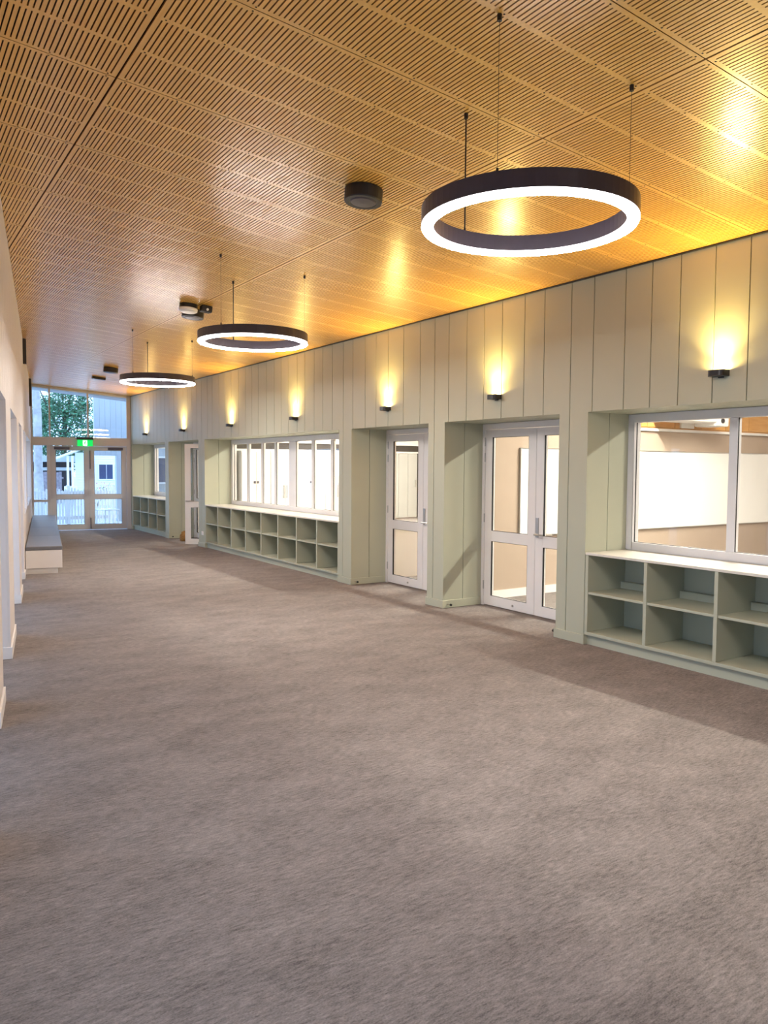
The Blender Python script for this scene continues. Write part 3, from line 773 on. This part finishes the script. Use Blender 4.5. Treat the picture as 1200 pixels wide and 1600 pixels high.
trunk('trunk', [((0, 0, 0), .17), ((-.02, 0, 1.6), .13), ((-.02, 0, 3.2), .13), ((-.10, 0, 5.0), .12), ((-.15, 0, 7.5), .09)], M['bark'], t)
trunk('branch', [((-.05, 0, 4.6), .05), ((-.5, .2, 6.2), .03)], M['bark'], t)
crown('crown', [((-.3, 0, 8.2), (1.6, 1.6, 1.2))], M['leaf2'], t, 500, .08)
tag(t, 'tall pale-barked gum tree just beyond the picket fence', 'tree')
TREES = [((8.3, 44, 0), [((0, 0, 3.2), (2.1, 1.4, 2.1)), ((.5, .4, 5.0), (1.3, 1.2, .9))], 'leaf', 'dense dark green tree left of centre outside the high glazing'),
         ((13.0, 50, 0), [((0, 0, 3.4), (2.2, 1.5, 1.9)), ((.6, 0, 5.0), (1.2, 1.2, .8)), ((-.9, 0, 5.0), (.9, .9, .7))], 'leaf2', 'broad mid green tree behind the cottage roof'),
         ((15.6, 55, 0), [((0, 0, 3.4), (1.9, 1.4, 1.8)), ((-.3, 0, 4.9), (1.2, 1.0, .8))], 'leaf', 'dark tree behind the clad wing at the right'),
         ((8.2, 58, 0), [((0, 0, 4.6), (2.6, 1.5, 2.4))], 'leaf2', 'green tree beyond the pale gum trunk')]
for loc, bl_, mt, lab in TREES:
    t = empty('leafy_tree', (loc[0], loc[1], -.14))
    trunk('trunk', [((0, 0, 0), .2), ((.1, 0, 2.0), .15), ((.3, 0, 4.6), .06), ((.9, 0, 6.6), .02)], M['twig'], t)
    for dx, dz in ((-1.2, 6.1), (1.6, 6.0), (.2, 7.0)): trunk('branch', [((.15, 0, 3.0), .07), ((dx*.6, 0, 4.9), .04), ((dx, 0, dz), .015)], M['twig'], t)
    crown('crown', bl_, M[mt], t, 2000, .085)
    tag(t, lab, 'tree', 'trees beyond the cottage')
# weatherboard cottage
t = empty('cottage', (7.15, 35.0, -.14), math.radians(-13))
B(0, 4.2, 0, 3.0, 0, 2.25).obj('wall', M['cottage'], t)
wb = MB()
for i in range(20): wb.poly([(0, -.03, i*.11), (4.2, -.03, i*.11), (4.2, -.004, i*.11+.112), (0, -.004, i*.11+.112)]); wb.poly([(0, -.03, i*.11), (4.2, -.03, i*.11), (4.2, 0, i*.11), (0, 0, i*.11)])
o = wb.obj('weatherboards', M['cottage'], t, recalc=False); o['kind'] = 'stuff'
wn = frame_mb(1.02, 1.08, 1.80, .05, -.06, -.03).obj('window', M['cottage'], t); wn.location = (.90, 0, 0)
B(.05, .33, -.045, -.035, 1.13, 1.75).obj('pane', M['blueglass'], wn); B(.36, .60, -.045, -.035, 1.13, 1.75).obj('pane', M['blueglass'], wn); B(.68, .97, -.045, -.035, 1.13, 1.75).obj('pane', M['cladding'], wn)
B(.33, .36, -.06, -.034, 1.13, 1.75).obj('sash_bar', M['cladding'], wn); B(.60, .68, -.06, -.03, 1.13, 1.75).obj('sash_bar', M['cottage'], wn)
mb = MB().prism([(-.75, 1.93), (.55, 2.48), (.55, 2.56), (-.75, 2.01)], -1.3, .4); mb.v = [(a, c, b) for a, b, c in mb.v]; mb.obj('porch_roof', M['cottage'], t)
mb = MB().prism([(.55, 2.48), (1.9, 1.93), (1.9, 2.01), (.55, 2.56)], -1.3, .4); 
mb.v = [(a, c+3.2, b+.25) for a, b, c in mb.v]; mb.obj('roof', M['cladding'], t)
for x in (-.30, -.12): B(x, x+.09, -1.1, -1.0, .5, 2.1).obj('porch_post', M['cottage'], t)
B(-.40, .1, -1.2, -.9, .5, .85).obj('porch_rail', M['cottage'], t)
tag(t, 'white weatherboard cottage with a porch and dark sash window', 'house')
t = empty('flowering_shrub', (7.7, 33.6, -.14))
for i in range(7): MB().tube((0, 0, 0), (random.uniform(-.5, .6), random.uniform(-.1, .1), random.uniform(.7, 1.0)), .012, 6, r2=.006).obj('stem', M['twig'], t)
crown('blossoms', [((.1, 0, .85), (.6, .25, .22))], M['flower'], t, 420, .035); crown('foliage', [((.1, 0, .6), (.6, .25, .3))], M['leaf2'], t, 300, .05)
tag(t, 'low shrub with red flowers below the cottage window', 'shrub')
t = empty('paling_fence', (4.9, 37.2, -.14)); L = 2.2; pm_ = MB()
for i in range(17): pm_.box(i*.125, i*.125+.118, -.012-.006*(i % 2), .006, 0, 1.40+random.uniform(-.015, .015))
o = pm_.obj('palings', M['paling'], t); o['kind'] = 'stuff'
for z in (.3, 1.1): B(0, L, .007, .05, z, z+.08).obj('rail', M['paling'], t)
tag(t, 'weathered grey paling fence left of the cottage', 'fence')
t = empty('carport', (5.2, 38.6, -.14))
B(0, 3.0, 2.4, 2.5, 0, 1.9).obj('back_wall', M['shade'], t); B(-.1, 3.1, -.1, 2.6, 1.86, 2.14).obj('roof', M['cladding'], t)
for x in (.1, 2.8): B(x, x+.1, 0, .1, 0, 1.86).obj('post', M['paling'], t)
B(1.4, 2.8, 1.0, 1.1, 1.45, 1.6).obj('beam', M['cottage'], t)
tag(t, 'low carport with pale fascia and dark interior behind the palings', 'carport')
